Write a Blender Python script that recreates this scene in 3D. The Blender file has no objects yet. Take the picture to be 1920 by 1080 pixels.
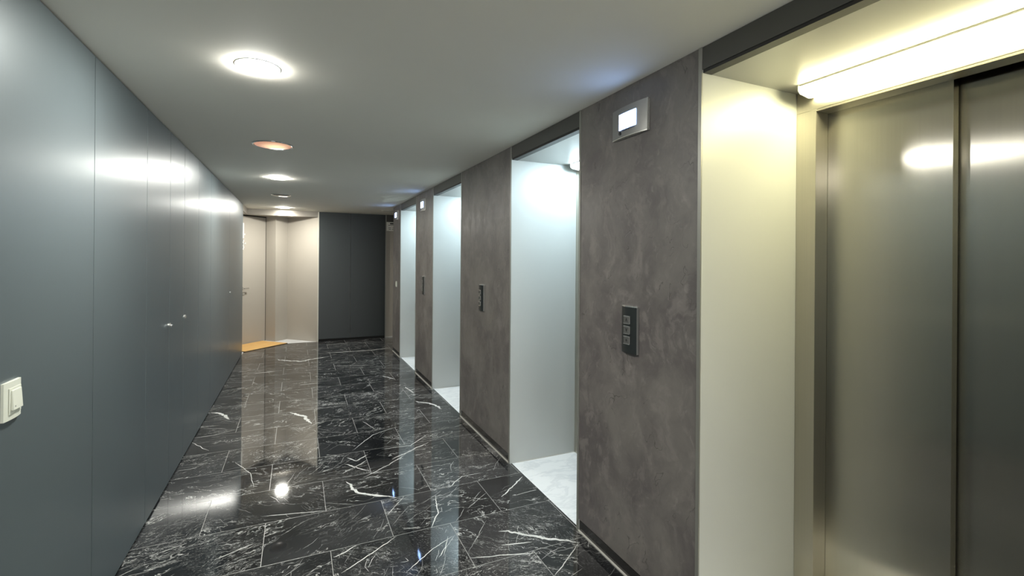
import bpy, bmesh, math, random
from mathutils import Vector, Matrix
PI = math.pi
scn = bpy.context.scene
C = scn.collection

# ------------------------------------------------------------------ camera
yaw, pit, rol = 0.4265, 0.0007, 0.0076
F = Vector((math.sin(yaw)*math.cos(pit), math.cos(yaw)*math.cos(pit), math.sin(pit)))
r0 = Vector((math.cos(yaw), -math.sin(yaw), 0)); u0 = r0.cross(F)
Rv = r0*math.cos(rol) + u0*math.sin(rol)
Uv = -r0*math.sin(rol) + u0*math.cos(rol)
cd = bpy.data.cameras.new('camera')
cd.sensor_width = 36; cd.lens = 888.17*36/1920; cd.shift_y = -(540-486.3)/1920
cd.clip_start = 0.02; cd.clip_end = 100
cam = bpy.data.objects.new('camera', cd); C.objects.link(cam)
cam.matrix_world = Matrix(((Rv.x, Uv.x, -F.x, 0), (Rv.y, Uv.y, -F.y, 0), (Rv.z, Uv.z, -F.z, 1.5425), (0, 0, 0, 1)))
scn.camera = cam

# ------------------------------------------------------------------ world (even fill light added for ambient, let in by the open rear end), exposure
w = bpy.data.worlds.new('world'); scn.world = w; w.use_nodes = True
bg = w.node_tree.nodes['Background']; bg.inputs[0].default_value = (1.0, 1.0, 0.96, 1); bg.inputs[1].default_value = 3.8
vs = scn.view_settings
vs.view_transform = 'Standard'; vs.look = 'None'; vs.gamma = 1; vs.exposure = 0.42
try: vs.use_curve_mapping = False
except Exception: pass
L_DOWN = 420.0            # ceiling downlight radiance
L_NEAR = 34.0             # strip light in the nearest lift niche (warm, slightly green)
L_FAR = 46.0              # strip lights in the other niches (cool)
COL_DOWN = (1.0, 0.98, 0.90)
COL_NEAR = (1.0, 0.92, 0.53)
COL_FAR = (0.70, 0.89, 1.0)

uR, uL, H = 1.4737, -0.7834, 2.4

# ------------------------------------------------------------------ node helpers
class NT:
    def __init__(s, name):
        s.m = bpy.data.materials.new(name); s.m.use_nodes = True
        s.t = s.m.node_tree; s.n = s.t.nodes; s.b = s.n['Principled BSDF']; s.out = s.n['Material Output']
    def _in(s, sock, v):
        if hasattr(v, 'is_output') or isinstance(v, bpy.types.NodeSocket): s.t.links.new(v, sock)
        elif v is not None:
            try: sock.default_value = v
            except Exception: sock.default_value = (*v, 1)
    def math(s, op, a, b=None, c=None, clamp=False):
        n = s.n.new('ShaderNodeMath'); n.operation = op; n.use_clamp = clamp
        for i, v in enumerate((a, b, c)):
            if v is not None: s._in(n.inputs[i], v)
        return n.outputs[0]
    def vmath(s, op, a, b=None, scale=None):
        n = s.n.new('ShaderNodeVectorMath'); n.operation = op
        s._in(n.inputs[0], a)
        if b is not None: s._in(n.inputs[1], b)
        if scale is not None: s._in(n.inputs['Scale'], scale)
        return n.outputs['Value'] if op in ('DOT_PRODUCT', 'LENGTH', 'DISTANCE') else n.outputs['Vector']
    def pos(s): return s.n.new('ShaderNodeNewGeometry').outputs['Position']
    def obj(s): return s.n.new('ShaderNodeTexCoord').outputs['Object']
    def sep(s, v):
        n = s.n.new('ShaderNodeSeparateXYZ'); s._in(n.inputs[0], v); return n.outputs
    def comb(s, x, y, z):
        n = s.n.new('ShaderNodeCombineXYZ')
        for i, v in enumerate((x, y, z)): s._in(n.inputs[i], v)
        return n.outputs[0]
    def noise(s, v, scale, detail=4, rough=.5, dist=0.0):
        n = s.n.new('ShaderNodeTexNoise'); s._in(n.inputs['Vector'], v)
        n.inputs['Scale'].default_value = scale; n.inputs['Detail'].default_value = detail
        n.inputs['Roughness'].default_value = rough; n.inputs['Distortion'].default_value = dist
        return n.outputs['Fac'], n.outputs['Color']
    def ramp(s, v, a, b, o0=0.0, o1=1.0, smooth=True):
        n = s.n.new('ShaderNodeMapRange'); n.interpolation_type = 'SMOOTHSTEP' if smooth else 'LINEAR'
        for k, x in zip(('Value', 'From Min', 'From Max', 'To Min', 'To Max'), (v, a, b, o0, o1)): s._in(n.inputs[k], x)
        return n.outputs[0]
    def mix(s, f, a, b):
        n = s.n.new('ShaderNodeMix'); n.data_type = 'RGBA'
        s._in(n.inputs[0], f); s._in(n.inputs[6], a if not isinstance(a, tuple) else (*a, 1)); s._in(n.inputs[7], b if not isinstance(b, tuple) else (*b, 1))
        return n.outputs[2]
    def bump(s, h, strength=.2, dist=.01):
        n = s.n.new('ShaderNodeBump'); n.inputs['Strength'].default_value = strength; n.inputs['Distance'].default_value = dist
        s._in(n.inputs['Height'], h); s.t.links.new(n.outputs[0], s.b.inputs['Normal']); return n.outputs[0]
    def set(s, **k):
        for a, v in k.items():
            s._in(s.b.inputs[a.replace('_', ' ')], (*v, 1) if isinstance(v, tuple) and len(v) == 3 else v)
        return s

def simple(name, col, rough=.5, metal=0.0, var=.06, scale=6, **k):
    t = NT(name); f, _ = t.noise(t.pos(), scale, 3)
    lo = tuple(c*(1-var) for c in col); hi = tuple(min(1, c*(1+var)) for c in col)
    t.set(Base_Color=t.mix(f, lo, hi), Roughness=rough, Metallic=metal, **k); return t.m

def emis(name, col, strength):
    t = NT(name); t.set(Base_Color=(.8, .8, .8), Emission_Color=col, Emission_Strength=strength, Roughness=.4); return t.m

# ------------------------------------------------------------------ marble floor
SEGS = [(0.325,3.45,0.367,3.252,0.016),(0.367,3.252,0.464,3.172,0.018),(0.464,3.172,0.592,3.086,0.012),(-0.044,5.224,0.076,5.05,0.018),(0.076,5.05,0.154,4.787,0.026),(-0.767,5.514,-0.664,5.418,0.02),(-0.664,5.418,-0.565,5.223,0.024),(1.19,5.108,1.314,4.952,0.016),(1.314,4.952,1.378,4.729,0.026),(1.055,2.477,1.178,2.383,0.015),(1.178,2.383,1.427,2.208,0.007),(-0.258,8.021,0.037,7.737,0.03),(0.037,7.737,0.497,7.969,0.035),(0.434,8.27,1.19,8.258,0.02),(1.19,8.258,1.549,8.375,0.025),(0.832,3.011,0.794,2.801,0.006),(0.794,2.801,0.712,2.662,0.006),(0.678,3.697,0.872,3.826,0.008),(0.872,3.826,1.028,3.918,0.009),(1.221,2.826,1.48,3.036,0.008),(0.363,3.866,0.424,3.776,0.009),(0.424,3.776,0.522,3.863,0.009),(0.338,3.752,0.424,3.635,0.008),(0.424,3.635,0.495,3.547,0.008),(0.433,3.464,0.599,3.579,0.004),(0.599,3.579,0.811,3.761,0.006),(0.508,3.76,0.3,3.576,0.005),(0.823,2.316,0.981,2.266,0.005),(0.981,2.266,1.159,2.217,0.006),(1.157,2.015,1.274,2.099,0.004),(1.274,2.099,1.422,2.199,0.004),(1.03,6.375,1.159,6.141,0.016),(1.204,5.735,1.237,5.423,0.014),(0.635,3.929,0.869,3.912,0.006),(0.869,3.912,1.05,4.094,0.006),(0.415,3.989,0.622,4.278,0.005),(0.622,4.278,0.853,4.395,0.005),(0.937,3.075,1.08,3.21,0.005),(1.08,3.21,1.236,3.206,0.005),(1.018,2.35,1.184,2.309,0.007),(1.29,2.811,1.534,2.823,0.003),(-0.782,4.686,-0.626,4.438,0.005),(-0.793,4.792,-0.648,4.81,0.004),(-0.648,4.81,-0.475,4.89,0.004),(-0.416,4.119,-0.289,3.85,0.004),(-0.289,3.85,-0.25,3.6,0.004),(-0.187,3.191,0.022,3.139,0.005),(0.022,3.139,0.185,3.094,0.005),(-0.376,2.825,-0.309,2.852,0.004),(-0.309,2.852,-0.195,2.909,0.004),(0.183,2.602,0.308,2.662,0.006),(0.21,2.454,0.378,2.565,0.005),(0.378,2.565,0.521,2.66,0.005),(0.496,2.328,0.666,2.464,0.004),(0.666,2.464,0.806,2.535,0.004),(-0.516,7.178,-0.262,7.17,0.014),(0.032,6.306,0.273,6.313,0.008),(0.486,7.207,1.024,7.096,0.009),(0.58,4.668,0.661,4.389,0.004)]

def marble_dark():
    t = NT('black_veined_marble'); p = t.pos(); s = t.sep(p)
    TW, TH = 0.6535, 0.4285
    ry = t.math('DIVIDE', t.math('SUBTRACT', s[1], 2.2375), TH)
    row = t.math('FLOOR', ry)
    odd = t.math('FLOORED_MODULO', row, 2.0)
    rx = t.math('DIVIDE', t.math('ADD', t.math('SUBTRACT', s[0], 0.1735), t.math('MULTIPLY', odd, TW/2)), TW)
    col = t.math('FLOOR', rx)
    fx = t.math('SUBTRACT', rx, col); fy = t.math('SUBTRACT', ry, row)
    dx = t.math('MULTIPLY', t.math('MINIMUM', fx, t.math('SUBTRACT', 1.0, fx)), TW)
    dy = t.math('MULTIPLY', t.math('MINIMUM', fy, t.math('SUBTRACT', 1.0, fy)), TH)
    edge = t.math('MINIMUM', dx, dy)
    grout = t.ramp(edge, 0.0008, 0.0019, 1.0, 0.0)
    wn = t.n.new('ShaderNodeTexWhiteNoise'); wn.noise_dimensions = '2D'
    t._in(wn.inputs['Vector'], t.comb(col, row, 0.0))
    rc = t.sep(wn.outputs['Color'])
    # per-tile rotated, shifted coordinates
    ang = t.math('MULTIPLY', t.math('SUBTRACT', rc[0], .5), 1.5)
    vr = t.n.new('ShaderNodeVectorRotate'); vr.rotation_type = 'Z_AXIS'
    t._in(vr.inputs['Vector'], p); t._in(vr.inputs['Angle'], ang)
    q = t.vmath('ADD', vr.outputs[0], t.vmath('SCALE', wn.outputs['Color'], scale=17.0))
    _, wc = t.noise(q, 5.0, 3, .55)
    warp = t.vmath('SCALE', t.vmath('SUBTRACT', wc, (.5, .5, .5)), scale=.16)
    qw = t.vmath('ADD', q, warp)
    st = t.vmath('MULTIPLY', qw, (1.0, 4.2, 1.0))
    dens = t.math('ADD', .45, t.math('MULTIPLY', rc[1], .9))
    # long hair veins
    n1, _ = t.noise(st, 1.9, 5, .62)
    v1 = t.ramp(t.math('ABSOLUTE', t.math('SUBTRACT', n1, .5)), 0.0, 0.008, 1.0, 0.0)
    m1, _ = t.noise(q, 4.0, 2)
    v1 = t.math('MULTIPLY', v1, t.ramp(m1, .42, .56))
    n2, _ = t.noise(t.vmath('MULTIPLY', qw, (2.2, 9.0, 1.0)), 2.6, 6, .68)
    v2 = t.ramp(t.math('ABSOLUTE', t.math('SUBTRACT', n2, .52)), 0.0, 0.010, 1.0, 0.0)
    m2, _ = t.noise(q, 3.1, 3)
    v2 = t.math('MULTIPLY', v2, t.ramp(m2, .47, .64))
    # fine crystalline fuzz
    n3, _ = t.noise(t.vmath('MULTIPLY', qw, (30.0, 85.0, 1.0)), 2.2, 5, .8)
    m3, _ = t.noise(q, 2.3, 3, .6)
    v3 = t.math('MULTIPLY', t.ramp(n3, .545, .68), t.ramp(m3, .36, .66))
    v3 = t.math('MULTIPLY', v3, t.math('MULTIPLY', dens, dens))
    base, _ = t.noise(q, 1.6, 5, .6)
    dark = t.mix(t.ramp(base, .35, .7), (.008, .009, .0105), (.038, .0385, .041))
    c = t.mix(t.math('MULTIPLY', v3, .9, clamp=True), dark, (.52, .52, .50))
    c = t.mix(t.math('MULTIPLY', t.math('MULTIPLY', v2, .85), dens, clamp=True), c, (.55, .55, .53))
    c = t.mix(t.math('MULTIPLY', v1, .8), c, (.72, .72, .69))
    c = t.mix(t.math('MULTIPLY', grout, .9), c, (.38, .38, .36))
    wob, _ = t.noise(p, 3.0, 2)
    t.set(Base_Color=c, Roughness=t.math('ADD', .035, t.math('MULTIPLY', grout, .4)), IOR=1.75)
    t.b.inputs['Specular IOR Level'].default_value = .5
    t.bump(t.math('ADD', t.math('MULTIPLY', wob, .25), t.math('MULTIPLY', grout, -.02)), .10, .004)
    return t.m

def marble_white():
    t = NT('white_marble'); p = t.pos()
    _, wc = t.noise(p, 4, 3); pw = t.vmath('ADD', p, t.vmath('SCALE', wc, scale=.25))
    n, _ = t.noise(t.vmath('MULTIPLY', pw, (1, 3, 1)), 3.0, 5, .6)
    v = t.ramp(t.math('ABSOLUTE', t.math('SUBTRACT', n, .5)), 0, .06, 1, 0)
    t.set(Base_Color=t.mix(t.math('MULTIPLY', v, .45), (.88, .89, .90), (.66, .68, .71)), Roughness=.16); return t.m

def plaster():
    t = NT('trowelled_grey_plaster'); p = t.pos(); 
    _, wc = t.noise(p, 3.2, 4, .55)
    pw = t.vmath('ADD', p, t.vmath('SCALE', t.vmath('SUBTRACT', wc, (.5, .5, .5)), scale=.28))
    a, _ = t.noise(t.vmath('MULTIPLY', pw, (1, 1, .8)), 3.0, 7, .66)
    b, _ = t.noise(t.vmath('MULTIPLY', pw, (1, 1.2, .8)), 8.0, 6, .68)
    c, _ = t.noise(t.vmath('MULTIPLY', pw, (1, 1.6, .8)), 13.0, 5, .7)
    col = t.mix(t.ramp(a, .32, .68), (.100, .089, .088), (.172, .160, .147))
    col = t.mix(t.math('MULTIPLY', t.ramp(b, .50, .66), .5), col, (.225, .205, .190))
    col = t.mix(t.math('MULTIPLY', t.ramp(c, .56, .72), .35), col, (.29, .27, .25))
    e, _ = t.noise(t.vmath('MULTIPLY', pw, (1, 1.5, .7)), 5.0, 3, .5)
    crack = t.ramp(t.math('ABSOLUTE', t.math('SUBTRACT', e, .5)), 0, .008, 1, 0)
    mk, _ = t.noise(p, 4.5, 2)
    crack = t.math('MULTIPLY', crack, t.ramp(mk, .48, .58))
    col = t.mix(t.math('MULTIPLY', crack, .75), col, (.07, .063, .058))
    t.set(Base_Color=col, Roughness=t.ramp(b, .3, .7, .36, .52))
    t.bump(t.math('SUBTRACT', t.math('ADD', a, t.math('MULTIPLY', b, .4)), t.math('MULTIPLY', crack, .5)), .25, .006)
    return t.m

def satin_panel(name, col, metal=.5, rough=.36, rough2=.22, mixf=.35, along='z'):
    """painted metal sheet: fine vertical grain, a broad and a tighter lobe"""
    t = NT(name); p = t.pos()
    g, _ = t.noise(t.vmath('MULTIPLY', p, (60, 60, .8)), 4, 3)
    f, _ = t.noise(p, 1.3, 3)
    cc = t.mix(f, tuple(c*.94 for c in col), tuple(c*1.06 for c in col))
    t.set(Base_Color=cc, Metallic=metal, Roughness=rough)
    nb = t.bump(g, .05, .001)
    b2 = t.n.new('ShaderNodeBsdfPrincipled'); t._in(b2.inputs['Base Color'], cc)
    b2.inputs['Metallic'].default_value = metal; b2.inputs['Roughness'].default_value = rough2
    t.t.links.new(nb, b2.inputs['Normal'])
    mx = t.n.new('ShaderNodeMixShader'); mx.inputs[0].default_value = mixf
    t.t.links.new(t.b.outputs[0], mx.inputs[1]); t.t.links.new(b2.outputs[0], mx.inputs[2]); t.t.links.new(mx.outputs[0], t.out.inputs[0])
    return t.m

def steel(name, col=(.50, .48, .43), rough=.22, aniso=1.0, var=.015):
    """vertically brushed sheet: reflections smear sideways"""
    t = NT(name); p = t.pos()
    g, _ = t.noise(t.vmath('MULTIPLY', p, (40, 40, .5)), 4, 2)
    cc = t.mix(t.ramp(g, .3, .7), tuple(c*(1-var) for c in col), tuple(c*(1+var) for c in col))
    t.set(Base_Color=cc, Metallic=1.0, Roughness=rough, Anisotropic=aniso)
    tg = t.n.new('ShaderNodeTangent'); tg.direction_type = 'RADIAL'; tg.axis = 'Z'
    t.t.links.new(tg.outputs[0], t.b.inputs['Tangent'])
    return t.m

M = {}
M['floor'] = marble_dark(); M['white_marble'] = marble_white(); M['vein_bright'] = simple('white_calcite_vein', (.74, .74, .71), .06, var=.15, scale=60); M['vein_dim'] = simple('grey_calcite_vein', (.36, .36, .35), .06, var=.35, scale=50); M['plaster'] = plaster()
M['ceil'] = simple('matt_ceiling_paint', (.86, .84, .76), .75, var=.03, scale=1.5)
M['left'] = satin_panel('slate_blue_grey_metal_panel', (.112, .138, .150), .32, .40, .28, .35)
M['backdark'] = satin_panel('dark_slate_panel', (.022, .028, .029), .15, .42, .3, .3)
M['beige'] = simple('beige_satin_paint', (.41, .378, .328), .40, var=.03, scale=2)
M['niche'] = satin_panel('silver_satin_panel', (.50, .515, .50), .10, .45, .35, .3)
M['niche_soffit'] = satin_panel('silver_satin_soffit', (.42, .42, .40), .35, .4, .28, .4)
M['beam'] = simple('warm_grey_metal_beam', (.24, .22, .19), .35, .6)
M['fascia'] = simple('dark_grey_metal_paint', (.085, .085, .078), .42, .4, var=.05)
M['lip'] = simple('black_metal_lip', (.02, .02, .02), .4, .3)
M['trim'] = simple('grey_anodised_trim', (.30, .30, .27), .4, .5)
M['trim_light'] = simple('pale_edge_bead', (.60, .58, .50), .4, .2)
M['kick'] = simple('black_polished_skirting', (.03, .029, .028), .12)
M['joint'] = simple('pale_silicone_joint', (.55, .54, .50), .5)
M['black'] = simple('black_gap', (.006, .006, .006), .8)
M['steel'] = steel('brushed_stainless_steel')
M['steel_frame'] = steel('satin_stainless_frame', (.56, .53, .46), .30, .8)
M['plastic_dark'] = simple('charcoal_plastic', (.040, .046, .046), .34, .5)
M['silver'] = simple('silver_plastic', (.27, .27, .26), .38, .6)
M['silver_dark'] = simple('brushed_button_face', (.20, .20, .19), .4, .7)
M['edge_bright'] = simple('polished_edge', (.80, .80, .76), .2, .8)
M['chrome'] = simple('chrome', (.75, .75, .75), .12, 1.0)
M['ivory'] = simple('ivory_plastic', (.66, .68, .60), .35, var=.02)
M['white_plastic'] = simple('white_plastic', (.78, .78, .74), .4, var=.02)
M['ink'] = simple('dark_blue_ink', (.02, .02, .06), .5)
M['black_ink'] = simple('black_ink', (.015, .015, .015), .5)
M['paper'] = simple('white_sign_plastic', (.88, .86, .80), .5, var=.02)
M['mat_edge'] = simple('brown_rubber_edge', (.10, .065, .03), .8)
M['down'] = emis('downlight_diffuser_lit', COL_DOWN, L_DOWN)
M['strip_near'] = emis('warm_strip_diffuser_lit', COL_NEAR, L_NEAR)
M['strip_far'] = emis('cool_strip_diffuser_lit', COL_FAR, L_FAR)
M['screen'] = emis('lit_blue_white_screen', (.30, .50, 1.0), 11.0)
def coir():
    t = NT('tan_coir_fibre'); n, _ = t.noise(t.pos(), 160, 3); m, _ = t.noise(t.pos(), 9, 3)
    t.set(Base_Color=t.mix(t.math('ADD', t.math('MULTIPLY', n, .6), t.math('MULTIPLY', m, .4)), (.52, .28, .08), (.88, .56, .22)), Roughness=.9)
    t.bump(n, .6, .004); return t.m
M['coir'] = coir()
def warm_lens(name, core, rim, strength):
    t = NT(name); s = t.sep(t.obj())
    d = t.vmath('LENGTH', t.comb(t.math('SUBTRACT', s[0], .015), t.math('ADD', s[1], .02), 0.0))
    f = t.ramp(d, .01, .12)  # off-centre bulb glow and its darker rim are painted into the emission colour
    t.set(Base_Color=(.35, .22, .16), Roughness=.25, Emission_Color=t.mix(f, core, rim), Emission_Strength=strength); return t.m
M['lens_warm'] = warm_lens('warm_glowing_lens', (1.0, .72, .42), (.42, .20, .13), 1.0)
M['lens_off'] = simple('unlit_grey_lens', (.30, .30, .28), .2, .5)

# ------------------------------------------------------------------ mesh helpers
def mk(name, bm, mat, parent=None, smooth=False, loc=None, rotz=None):
    me = bpy.data.meshes.new(name)
    bmesh.ops.recalc_face_normals(bm, faces=bm.faces[:]); bm.to_mesh(me); bm.free()
    me.materials.append(mat)
    if smooth:
        for p in me.polygons: p.use_smooth = True
    o = bpy.data.objects.new(name, me); C.objects.link(o)
    if parent: o.parent = parent
    if loc: o.location = loc
    if rotz is not None: o.rotation_euler = (0, 0, rotz)
    return o
def box(bm, a, b, bev=0):
    m = bmesh.new()
    v = [m.verts.new((x, y, z)) for x in (a[0], b[0]) for y in (a[1], b[1]) for z in (a[2], b[2])]
    for f in ((0, 1, 3, 2), (4, 6, 7, 5), (0, 4, 5, 1), (2, 3, 7, 6), (0, 2, 6, 4), (1, 5, 7, 3)): m.faces.new([v[i] for i in f])
    bmesh.ops.recalc_face_normals(m, faces=m.faces[:])
    if bev: bmesh.ops.bevel(m, geom=m.edges[:], offset=bev, segments=2, affect='EDGES', profile=.6)
    merge(bm, m); return bm
def merge(bm, m):
    t = bpy.data.meshes.new('t'); m.to_mesh(t); m.free(); bm.from_mesh(t); bpy.data.meshes.remove(t)
def B(a, b, bev=0): return box(bmesh.new(), a, b, bev)
def prism(poly, z0, z1, bm=None):
    bm = bm or bmesh.new()
    lo = [bm.verts.new((x, y, z0)) for x, y in poly]; hi = [bm.verts.new((x, y, z1)) for x, y in poly]
    n = len(poly)
    bm.faces.new(lo[::-1]); bm.faces.new(hi)
    for i in range(n): bm.faces.new((lo[i], lo[(i+1) % n], hi[(i+1) % n], hi[i]))
    return bm
def extr_y(poly, y0, y1, bm=None):            # polygon in (x,z), extruded along y
    bm = bm or bmesh.new()
    a = [bm.verts.new((x, y0, z)) for x, z in poly]; b = [bm.verts.new((x, y1, z)) for x, z in poly]; n = len(poly)
    bm.faces.new(a); bm.faces.new(b[::-1])
    for i in range(n): bm.faces.new((a[i], b[i], b[(i+1) % n], a[(i+1) % n]))
    return bm
def lathe(prof, seg=40, bm=None):             # prof list of (r,z)
    bm = bm or bmesh.new(); rings = []
    for r, z in prof:
        if r < 1e-6: rings.append([bm.verts.new((0, 0, z))])
        else: rings.append([bm.verts.new((r*math.cos(2*PI*i/seg), r*math.sin(2*PI*i/seg), z)) for i in range(seg)])
    for a, b in zip(rings, rings[1:]):
        for i in range(seg):
            j = (i+1) % seg
            if len(a) == 1: bm.faces.new((a[0], b[i], b[j]))
            elif len(b) == 1: bm.faces.new((a[i], a[j], b[0]))
            else: bm.faces.new((a[i], a[j], b[j], b[i]))
    return bm
def tag(o, label=None, cat=None, group=None, kind=None):
    if label: o['label'] = label
    if cat: o['category'] = cat
    if group: o['group'] = group
    if kind: o['kind'] = kind
    return o
def S(name, bm, mat, parent=None, **k):
    o = mk(name, bm, mat, parent, **k)
    if parent is None: o['kind'] = 'structure'
    return o
def empty(name, loc, rotz, label, cat, group=None):
    o = bpy.data.objects.new(name, None); C.objects.link(o); o.location = loc; o.rotation_euler = (0, 0, rotz)
    return tag(o, label, cat, group)
def copy_tree(o, parent=None):
    c = o.copy(); C.objects.link(c); c.parent = parent
    for ch in list(o.children): copy_tree(ch, c)
    return c
def curved_plate(w_, h_, bulge, thick, z0=0.0, seg=16, x0=0.0, base=0.0, rim=None):
    """plate bowed outwards (-y) about its vertical axis, top and bottom edges flat; back at y=-base"""
    bm = bmesh.new(); fr = []; bk = []
    for i in range(seg+1):
        s = i/seg; x = x0 + (s-.5)*w_; y = -base-thick-bulge*(1-(2*s-1)**2)
        fr.append((bm.verts.new((x, y, z0-h_/2)), bm.verts.new((x, y, z0+h_/2))))
        bk.append((bm.verts.new((x, -base, z0-h_/2)), bm.verts.new((x, -base, z0+h_/2))))
    for i in range(seg):
        bm.faces.new((fr[i][0], fr[i+1][0], fr[i+1][1], fr[i][1]))
        bm.faces.new((bk[i][0], bk[i][1], bk[i+1][1], bk[i+1][0]))
        bm.faces.new((fr[i][1], fr[i+1][1], bk[i+1][1], bk[i][1]))
        bm.faces.new((fr[i][0], bk[i][0], bk[i+1][0], fr[i+1][0]))
    for i in (0, seg): bm.faces.new((fr[i][0], fr[i][1], bk[i][1], bk[i][0]))
    return bm
def text_bm(s, size, depth=.0004):
    cu = bpy.data.curves.new('t', 'FONT'); cu.body = s; cu.size = size; cu.extrude = depth; cu.align_x = 'LEFT'
    o = bpy.data.objects.new('t', cu); C.objects.link(o)
    bpy.context.view_layer.update()
    me = bpy.data.meshes.new_from_object(o.evaluated_get(bpy.context.evaluated_depsgraph_get()))
    bm = bmesh.new(); bm.from_mesh(me); bmesh.ops.transform(bm, matrix=Matrix.Rotation(PI/2, 4, 'X'), verts=bm.verts[:])
    bpy.data.objects.remove(o); bpy.data.curves.remove(cu); bpy.data.meshes.remove(me)
    return bm
def shift(bm, v): bmesh.ops.translate(bm, vec=v, verts=bm.verts[:]); return bm

# ================================================================== SETTING
VB = 9.454; V0 = -3.6; VE = 8.643; VP = 8.07
def vein_strokes(bm):
    rnd = random.Random(11); zt = .00025
    def stroke(pts, wd, mat, rough=.25, step=.012):
        P = [Vector(p) for p in pts]; path = []
        L = sum((b-a).length for a, b in zip(P, P[1:]))
        for a, b in zip(P, P[1:]):
            n = max(2, int((b-a).length/step))
            for i in range(n): path.append(a.lerp(b, i/n))
        path.append(P[-1]); n = len(path); off = 0; lw = 1; rw = 1; prev = None
        for i, p in enumerate(path):
            d = (path[min(n-1, i+1)]-path[max(0, i-1)]).normalized(); nn = Vector((-d.y, d.x))
            off = off*.82+rnd.gauss(0, rough*wd*.5+.0006); lw = lw*.6+rnd.uniform(.25, 1.5)*.4; rw = rw*.6+rnd.uniform(.25, 1.5)*.4
            s_ = i/(n-1); tp = min(1, 5*s_+.12, 4*(1-s_)+.08)
            a_ = p+nn*(off+wd*.5*tp*lw); b_ = p+nn*(off-wd*.5*tp*rw)
            a_.x = min(max(a_.x, uL+.001), uR-.001); b_.x = min(max(b_.x, uL+.001), uR-.001)
            cur = (bm.verts.new((a_.x, a_.y, zt)), bm.verts.new((b_.x, b_.y, zt)))
            if prev and p.y < VB-.02 and p.y > 1.0:
                f = bm.faces.new((prev[0], prev[1], cur[1], cur[0])); f.material_index = mat
            prev = cur
    paths = {}
    chain = []
    for sg in SEGS:
        if chain and (chain[-1][2], chain[-1][3]) == (sg[0], sg[1]): chain.append(sg)
        else:
            if chain: draw(chain, stroke, rnd)
            chain = [sg]
    draw(chain, stroke, rnd)
    # free hair veins following each slab's own drift
    TW, TH = .6535, .4285
    for row in range(-3, 17):
        for col in range(-3, 3):
            x0 = .1735+col*TW-(TW/2 if row % 2 else 0); y0 = 2.2375+row*TH
            if x0+TW < uL or x0 > uR: continue
            base = rnd.uniform(-.5, 1.0) if rnd.random() < .8 else rnd.uniform(-1.4, 1.4)
            for k in range(rnd.choice((3, 4, 6, 8, 12, 18))):
                cx, cy = x0+rnd.uniform(.04, TW-.04), y0+rnd.uniform(.03, TH-.03)
                an = base+rnd.gauss(0, .16); ln = rnd.uniform(.03, .26)
                a = Vector((cx-math.cos(an)*ln/2, cy-math.sin(an)*ln/2)); b = Vector((cx+math.cos(an)*ln/2, cy+math.sin(an)*ln/2))
                for v in (a, b): v.x = min(max(v.x, x0, uL), x0+TW, uR); v.y = min(max(v.y, y0), y0+TH)
                if (b-a).length < .02: continue
                m = (a+b)/2+Vector((rnd.gauss(0, .012), rnd.gauss(0, .012)))
                stroke([a, m, b], rnd.choice((.0012, .0016, .002, .0026, .004)), rnd.choice((1, 2, 2)), .3, .01)
def draw(chain, stroke, rnd):
    pts = [(chain[0][0], chain[0][1])]+[(c[2], c[3]) for c in chain]; wd = max(c[4] for c in chain)
    stroke(pts, wd*1.25, 1)
    if wd > .009:
        for _ in range(5):
            a = Vector(pts[0]).lerp(Vector(pts[-1]), rnd.random()); b = a+Vector((rnd.gauss(0, .07), rnd.gauss(0, .05)))
            stroke([a, b], .004, 2)
fl = prism([(uL-.10, V0), (uR+.02, V0), (uR+.02, VP), (3.4, VP), (3.4, VB+.03), (.365, VB), (uL, VB), (uL, VE+.0), (uL-.10, VE)], -.06, 0)
bmesh.ops.recalc_face_normals(fl, faces=fl.faces[:])
vein_strokes(fl)
flo = S('floor', fl, M['floor']); flo.data.materials.append(M['vein_bright']); flo.data.materials.append(M['vein_dim'])
S('floor', prism([(-1.95, VE-.05), (uL-.1, VE-.05), (uL-.1, VE), (uL, VE), (uL, VB), (.365, VB), (.365, 10.3), (-1.95, 10.3)], -.06, 0), M['white_marble'])
S('ceiling', prism([(uL-.2, V0), (uR+.14, V0), (uR+.14, VP-.02), (3.5, VP-.02), (3.5, VB+.1), (uL-.2, VB+.1)], H, H+.12), M['ceil'])
# lowered ceiling of the entrance alcove and its grey metal edge beam
S('ceiling', prism([(-1.95, VE-.05), (uL-.03, VE-.05), (uL-.03, VB+.02), (.362, VB+.02), (.362, 10.3), (-1.95, 10.3)], 2.305, 2.39), M['beige'])
S('trim_1', B((uL-.03, VB-.01, 2.30), (.362, VB+.015, H)), M['beam'])
S('trim_2', B((uL-.03, VE, 2.30), (uL-.005, VB-.011, H)), M['beam'])

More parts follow.
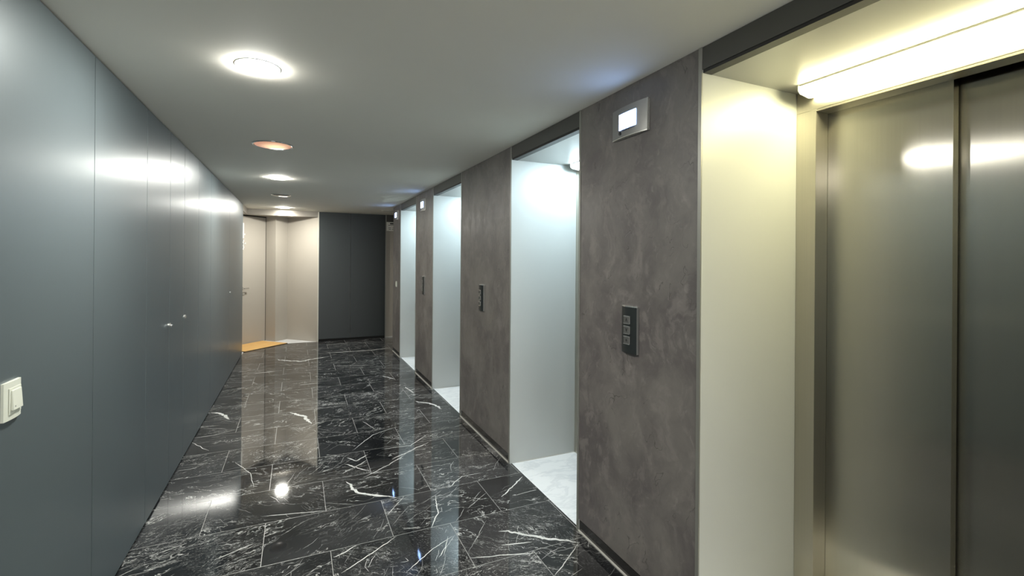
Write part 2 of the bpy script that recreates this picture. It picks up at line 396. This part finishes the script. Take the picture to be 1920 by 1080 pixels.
# left wall: dark backing with separate sheet panels
wl = S('wall_left', B((uL-.16, V0, 0), (uL-.022, VE-.004, H)), M['black'])
seams = [V0, -2.4, -1.25, -.03, 1.2, 2.563, 3.34, 3.885, 4.335, 4.911, 5.56, 7.0, VE]
for i, (a, b) in enumerate(zip(seams, seams[1:])):
    g = .0026
    pn = mk('cladding_panel', B((uL-.020, a+g, .012), (uL, b-g, H-.008), .0005), M['left'], wl)
    for lv, lz in ((3.872, 1.084), (4.350, 1.086), (7.076, 1.094)):
        if a < lv < b:
            bm = lathe([(0, .011), (.010, .011), (.014, .007), (.014, -.001), (0, -.001)], 24)
            bmesh.ops.transform(bm, matrix=Matrix.Translation((uL, lv, lz)) @ Matrix.Rotation(PI/2, 4, 'Y'), verts=bm.verts[:])
            lk = mk('lock_cylinder', bm, M['edge_bright'], pn, smooth=False)
            if lv < 4:
                kb = B((uL+.007, lv-.0045, lz-.003), (uL+.022, lv-.0025, lz+.003)); box(kb, (uL+.014, lv-.010, lz-.012), (uL+.016, lv+.004, lz-.001))
                lk2 = mk('key', kb, M['chrome'], pn)
# end return of the left wall (towards the alcove)
S('wall_alcove', B((-1.95, VE-.16, 0), (uL-.165, VE-.002, H)), M['beige'])
S('trim_3', B((uL-.02, VE-.0015, 0), (uL-.0005, VE+.004, 2.30)), M['trim_light'])
S('baseboard_left', B((uL-.021, V0, 0), (uL-.006, VE-.01, .011)), M['black'])

# angled walls of the entrance alcove
A_ = (-.5225, 9.9325); B_ = (-.3545, 9.7645); C_ = (-.157, 9.962); D_ = (.365, 9.440)
S('wall_alcove', prism([D_, C_, B_, A_, (-.52, 10.3), (.365, 10.3)], 0, H), M['beige'])
dl = .80/math.sqrt(2)
E_ = (A_[0]-dl, A_[1]-dl)
S('wall_alcove', prism([E_, (-1.95, -1.95+10.455), (-2.1, 8.6), (-2.1, 8.9), (E_[0]-.1, E_[1]+.1)], 0, H), M['beige'])
# apartment door (45 degrees)
d1 = bpy.data.objects.new('door_1', None); C.objects.link(d1); d1['kind'] = 'structure'
d1.location = (A_[0], A_[1], 0); d1.rotation_euler = (0, 0, PI/4)      # local -x runs along the door, -y is outwards... leaf spans x -0.8..0
mk('door_leaf', B((-.797, .004, .004), (-.006, .045, 2.285), .001), M['beige'], d1)
mk('door_frame', box(B((-.0055, .010, 0), (.02, .06, 2.30)), (-.82, .012, 2.286), (.02, .06, 2.31)), M['black'], d1)
hd = lathe([(0, -.008), (.026, -.008), (.026, 0), (0, 0)], 24)
bmesh.ops.transform(hd, matrix=Matrix.Translation((-.50, .002, 1.0)) @ Matrix.Rotation(-PI/2, 4, 'X'), verts=hd.verts[:])
box(hd, (-.51, -.055, .99), (-.49, .0, 1.01), .004)
box(hd, (-.51, -.062, .988), (-.405, -.044, 1.012), .006)
mk('door_handle', hd, M['chrome'], d1)
es = lathe([(0, -.006), (.022, -.006), (.022, 0), (0, 0)], 24)
bmesh.ops.transform(es, matrix=Matrix.Translation((-.47, .002, .90)) @ Matrix.Rotation(-PI/2, 4, 'X'), verts=es.verts[:])
mk('keyhole_rose', es, M['chrome'], d1)
# back wall: beige with a dark slate panel set on it
S('wall_back', B((.365, VB, 0), (3.5, VB+.16, H)), M['beige'])
bpan = S('wall_back', B((.372, VB-.018, .045), (.926, VB-.001, H-.003), .001), M['backdark'])
S('wall_back', B((.930, VB-.018, .045), (1.573, VB-.001, H-.003), .001), M['backdark'])
S('baseboard_back', B((.372, VB-.008, 0), (1.573, VB-.0015, .044)), M['black'])
S('trim_4', B((.352, VB-.022, 0), (.3715, VB-.0, H-.001)), M['trim_light'])
S('trim_5', B((1.5735, VB-.022, 0), (1.588, VB-.001, H-.001)), M['trim'])
S('trim_6', B((1.589, VB-.03, 2.262), (3.4, VB-.001, H-.001)), M['fascia'])
S('baseboard_back', B((1.589, VB-.006, 0), (3.4, VB-.001, .022)), M['joint'])
# side passage at the far end
S('wall_passage', B((uR+.03, VP-.12, 0), (3.5, VP-.002, H)), M['beige'])
S('wall_passage', B((3.4, VP, 0), (3.5, VB, H)), M['beige'])

# ------------------------------------------------------------------ right wall: plastered piers, lift niches
niches = [(.385, 1.414), (2.3173, 3.2617), (4.4627, 5.5065), (6.4058, 7.4415)]
piers = [(V0, .367), (1.432, 2.2993), (3.2797, 4.4447), (5.5245, 6.3878), (7.4595, VP)]
TR = .018
k_ = 7
for a, b in piers:
    S('wall_right', B((uR, a, .068), (uR+.05, b, H), .0015), M['plaster'])
    S('wall_right', B((uR+.052, a, .0), (uR+.10, b, H)), M['black'])
    S('baseboard_right', B((uR+.006, a+.001, 0), (uR+.05, b-.001, .060)), M['kick'])
    S('trim_%d' % k_, B((uR-.004, a-.0, 0), (uR+.005, b+.0, .006)), M['joint']); k_ += 1
for i, (a, b) in enumerate(niches):
    for q, (c, d) in enumerate(((a-TR, a), (b, b+TR))):
        S('trim_%d' % k_, B((uR-.003, c+.0004, 0), (uR+.0015, d-.0004, H-.001)), M['trim']); k_ += 1
    # fascia over the opening with a dark lip
    S('trim_%d' % k_, B((uR+.001, a, 2.309), (uR+.05, b, H-.001)), M['fascia']); k_ += 1
    S('trim_%d' % k_, B((uR+.004, a+.001, 2.296), (uR+.048, b-.001, 2.3085)), M['lip']); k_ += 1
    # niche sides, soffit, marble floor
    S('wall_niche', B((uR+.002, b, 0), (2.30, b+TR-.0005, 2.39)), M['niche'])
    S('wall_niche', B((uR+.002, a-TR+.0005, 0), (2.30, a, 2.39)), M['niche'])
    S('ceiling', B((uR+.0505, a+.0005, 2.297), (2.30, b-.0005, 2.33)), M['niche_soffit'])
    S('floor', B((uR+.0205, a-.02, -.06), (2.35, b+.02, .0)), M['white_marble'])
    S('wall_niche', B((2.26, a, 0), (2.30, b, 2.297)), M['black'])
    # thin pale cove bead at the foot of the side wall
    S('baseboard_niche', B((uR+.06, b-.004, 0), (2.04, b-.0002, .006)), M['joint'])

# ================================================================== THINGS
uF = 2.045
def lift(a, b, label):
    t = empty('elevator', (uF, (a+b)/2, 0), 0, label, 'elevator', 'stainless steel elevators in the niches')
    ox, oy = uF, (a+b)/2
    P = lambda x0, y0, z0, x1, y1, z1, bev=0: B((x0-ox, y0-oy, z0), (x1-ox, y1-oy, z1), bev)
    J = .088; J1, J0 = b-J, a+J
    mk('header_panel', P(uF, a+.001, 2.2055, uF+.05, b-.001, 2.296, .0008), M['steel_frame'], t)
    bm = P(uF, J1, 0, uF+.082, b-.001, 2.2045, .0012); mk('door_jamb', bm, M['steel_frame'], t)
    mk('door_jamb', P(uF, a+.001, 0, uF+.082, J0, 2.2045, .0012), M['steel_frame'], t)
    mk('top_reveal', P(uF+.001, J0+.001, 2.196, uF+.082, J1-.001, 2.2045), M['steel_frame'], t)
    pw = (J1-J0)/2
    mk('door_panel', P(uF+.083, J1-pw-.012, .008, uF+.118, J1+.03, 2.215, .0012), M['steel'], t)
    mk('door_panel', P(uF+.128, J0-.02, .008, uF+.160, J1-pw+.03, 2.215, .0012), M['steel'], t)
    mk('sill', P(uF-.002, J0, .0, uF+.17, J1, .007), M['steel_frame'], t)
    return t
lift(*niches[0], 'steel elevator doors in the nearest niche, lit warm yellow')
lift(*niches[1], 'steel elevator doors in the second niche, behind the pier with button panel')
lift(*niches[2], 'steel elevator doors deep in the third niche, beyond the wide pier')
lift(*niches[3], 'steel elevator doors in the farthest niche beside the end pier')

def strip(a, b, mat, label):
    cy = (a+b)/2; hl = (b-a)/2-.076
    t = empty('strip_light', (1.995, cy, 2.297), 0, label, 'light fixture', 'strip lights above the elevator doors')
    R_ = lambda pts: [(x-1.995, z-2.297) for x, z in pts]
    mk('housing', extr_y(R_([(1.946, 2.296), (2.044, 2.296), (2.044, 2.262), (2.030, 2.282), (1.946, 2.288)]), -hl, hl), M['silver'], t)
    mk('diffuser', extr_y(R_([(1.944, 2.2875), (2.030, 2.2815), (2.043, 2.2615), (2.012, 2.252), (1.955, 2.262), (1.944, 2.272)]), -hl+.003, hl-.003), mat, t)
    for s_ in (-1, 1):
        y0, y1 = sorted((s_*(hl-.0028), s_*(hl+.0015)))
        mk('end_cap', extr_y(R_([(1.942, 2.2955), (2.044, 2.2955), (2.0445, 2.258), (2.013, 2.2495), (1.953, 2.260), (1.942, 2.271)]), y0, y1), M['white_plastic'], t)
    return t
strip(*niches[0], M['strip_near'], 'warm glowing strip light above the nearest elevator doors')
strip(*niches[1], M['strip_far'], 'cool white strip light whose end shows in the second niche')
strip(*niches[2], M['strip_far'], 'cool white strip light at the top of the third niche')
strip(*niches[3], M['strip_far'], 'cool white strip light in the farthest niche')

# call button panels
def call_panel(label):
    t = empty('call_panel', (uR, 1.848, 1.2075), -PI/2, label, 'button panel', 'elevator call panels on the piers')
    mk('faceplate', curved_plate(.112, .222, .010, .010), M['plastic_dark'], t)
    mk('top_edge', curved_plate(.110, .006, .0105, .0105, z0=.1142), M['edge_bright'], t)
    mk('side_edge', B((.0562, -.011, -.111), (.0582, 0, .111)), M['silver'], t)
    for z in (.049, 0.0, -.049):
        b = mk('button', B((-.022-.004, -.0235, z-.0195), (.022-.004, -.016, z+.0195), .002), M['silver_dark'], t)
        mk('upper_rim', B((-.026, -.0245, z+.0158), (.018, -.0236, z+.0195)), M['edge_bright'], b)
        mk('lower_rim', B((-.026, -.0245, z-.0195), (.018, -.0236, z-.0172)), M['edge_bright'], b)
        g = bmesh.new()
        if z > .01: pts = [(-.012, z-.009), (-.004, z+.011), (.004, z-.009), (.000, z-.009), (-.004, z+.002), (-.008, z-.009)]
        elif z > -.01: pts = [(-.012, z+.009), (-.004, z-.011), (.004, z+.009), (.000, z+.009), (-.004, z-.002), (-.008, z+.009)]
        else: pts = [(-.010, z-.002), (-.006, z-.002), (-.006, z-.008), (-.002, z-.008), (-.002, z-.002), (.003, z-.002), (-.004, z+.008)]
        mk('arrow_mark', extr_y(pts, -.0242, -.0236, g), M['black_ink'], b)
    return t
cp = call_panel('charcoal call panel with three buttons on the nearest pier')
for v, lab in ((3.868, 'slim call panel on the wide second pier, between second and third niches'), (5.95, 'small distant call panel under the far square display on the third pier')):
    c = copy_tree(cp); c.location = (uR, v, 1.2085 if v < 5 else 1.208); c['label'] = lab
c = empty('wall_socket', (uR, 7.745, 1.135), -PI/2, 'tiny pale switch plate on the farthest pier', 'switch')
mk('cover_plate', B((-.045, -.010, -.045), (.045, 0, .045), .003), M['ivory'], c)
mk('rocker', B((-.025, -.015, -.028), (.025, -.0095, .028), .002), M['ivory'], c)

# floor displays
def display(label):
    t = empty('floor_display', (uR, 1.857, 2.2215), -PI/2, label, 'display', 'floor displays high on the piers')
    fp = mk('faceplate', curved_plate(.262, .146, .012, .012), M['silver'], t)
    rim = curved_plate(.264, .004, .0125, .0125, z0=-.0748); box(rim, (.1305, -.0135, -.0765), (.1335, 0, .073)); mk('edge_strip', rim, M['edge_bright'], t)
    mk('screen', curved_plate(.128, .076, .0028, .001, z0=.002, x0=-.001, base=.0222), M['screen'], t)
    lg = lathe([(.0065, -.0005), (.0095, -.0005), (.0095, .001), (.0065, .001)], 24); lathe([(0, .0004), (.004, .0004), (.004, -.0002), (0, -.0002)], 16, lg)
    bmesh.ops.transform(lg, matrix=Matrix.Translation((-.056, -.0235, -.052)) @ Matrix.Rotation(PI/2, 4, 'X'), verts=lg.verts[:])
    mk('round_emblem', lg, M['black_ink'], t)
    mk('lettering', shift(text_bm('ThyssenKrupp Elevator', .0102), (-.040, -.0246, -.0455)), M['ink'], t)
    return t
dp = display('silver display with lit blue-white screen on the nearest pier')
for v, lab, z in ((5.985, 'small lit display with pale frame on the third pier', 2.232), (7.76, 'tiny lit display on the farthest pier', 2.245)):
    c = copy_tree(dp); c.location = (uR, v, z); c['label'] = lab

# ceiling downlights
def downlight(x, y, label):
    t = empty('downlight', (x, y, H), 0, label, 'ceiling light', 'lit round ceiling lights')
    mk('ring', lathe([(.0885, 0), (.0925, 0), (.092, -.002), (.0890, -.003), (.0885, 0)], 48), M['white_plastic'], t, smooth=True)
    mk('diffuser', lathe([(.088, -.0005), (.0875, -.004), (.075, -.009), (.04, -.012), (0, -.013)], 48), M['down'], t, smooth=True)
    return t
downlight(-.165, 2.41, 'large bright round ceiling light nearest the camera')
downlight(-.185, 5.66, 'middle bright round ceiling light, between the copper-coloured lamp and the unlit lamp')
downlight(-.205, 8.93, 'farthest small bright ceiling light by the end wall')
downlight(-.145, -.85, 'ceiling light behind the camera')
def speaker(x, y, mat, label, ring=.145):
    t = empty('recessed_lamp', (x, y, H), 0, label, 'ceiling lamp')
    mk('ring', lathe([(ring-.016, 0), (ring, 0), (ring-.003, -.006), (ring-.013, -.007), (ring-.016, 0)], 48), M['chrome'], t, smooth=True)
    mk('lens', lathe([(ring-.017, -.0005), (ring-.02, -.006), (.09, -.014), (.05, -.018), (0, -.020)], 48), mat, t, smooth=True)
speaker(-.170, 4.03, M['lens_warm'], 'copper-coloured dimly glowing round ceiling lamp between first two lights')
speaker(-.200, 7.17, M['lens_off'], 'unlit chrome-ringed round ceiling lamp before the farthest light', .125)

# air slot in the ceiling near the far pier
a = empty('air_vent', (1.47, 8.62, H), 0, 'thin dark air slot in the ceiling beside the farthest pier', 'vent')
mk('frame', B((-.10, -.05, -.006), (.62, .05, 0), .001), M['ceil'], a)
mk('slot', B((-.07, -.018, -.0075), (.60, .018, -.006)), M['black'], a)

# sign by the far pier
sg = empty('wall_sign', (1.70, VB, 2.177), 0, 'small white notice with black lines on the far beige wall', 'sign')
mk('board', B((-.105, -.005, -.087), (.105, 0, .087), .001), M['paper'], sg)
bm = B((-.040, -.0065, .040), (.030, -.005, .064), .002); mk('pictogram', bm, M['black_ink'], sg)
for z, spans in ((.018, ((-.07, .06),)), (-.030, ((-.07, -.015), (.0, .072))), (-.062, ((-.065, -.02), (-.005, .07)))):
    for x0, x1 in spans: mk('text_line', B((x0, -.0062, z-.005), (x1, -.005, z+.005)), M['black_ink'], sg)

# light switch on the left wall
sw = empty('light_switch', (uL, 1.92, 1.110), PI/2, 'ivory light switch on the dark left wall panel', 'light switch')
pl = curved_plate(.096, .113, .004, .007); mk('cover_plate', pl, M['ivory'], sw)
mk('inner_frame', B((-.028, -.0120, -.040), (.038, -.010, .038), .001), M['ivory'], sw)
rk = bmesh.new()
box(rk, (-.019, -.0145, -.029), (.034, -.0118, .030), .001)
for v in rk.verts:
    if v.co.y < -.0135: v.co.y -= .004*(.03-v.co.z)/.06
mk('rocker', rk, M['ivory'], sw)
mk('indicator', B((-.012, -.0188, -.020), (-.008, -.0165, -.016)), M['edge_bright'], sw)

# doormat: tan coir rectangle laid at 45 degrees in front of the apartment door
mt = empty('doormat', (-.80, 9.222, 0), PI/4, 'tan coir doormat in front of the beige apartment door', 'doormat')
# local x runs along the door, local y towards the door
def to_local(px, py):
    dx, dy = px+.80, py-9.222; c_, s_ = math.cos(PI/4), math.sin(PI/4)
    return dx*c_+dy*s_, -dx*s_+dy*c_
q1 = to_local(-.14, 9.45); q2 = to_local(-.76, 8.83); q3 = to_local(-.5225-.012, 9.9325-.012)
x0, x1, y0, y1 = q2[0], q1[0], min(q1[1], q2[1]), q3[1]-.01
x1 = min(x1, q3[0])
mk('pile', B((x0+.006, y0+.006, .004), (x1-.006, y1-.006, .013), .003), M['coir'], mt)
mk('border', B((x0, y0, .0005), (x1, y1, .009), .002), M['mat_edge'], mt)

# white ornament hanging on the apartment door
on = empty('door_ornament', (-.872+.003, 9.583-.003, 2.156), PI/4, 'white ornament hanging high on the apartment door, at wall edge', 'ornament')
bm = B((-.012, -.014, -.27), (.012, -.001, 0), .003)
mk('strip', bm, M['white_plastic'], on)
for z, x in ((-.31, .004), (-.34, -.006), (-.37, .012), (-.40, .0), (-.43, .008), (-.20, .026), (-.36, .04), (-.46, -.004)):
    mk('bead', B((x-.008, -.016, z-.013), (x+.008, -.001, z+.013), .003), M['white_plastic'], on)
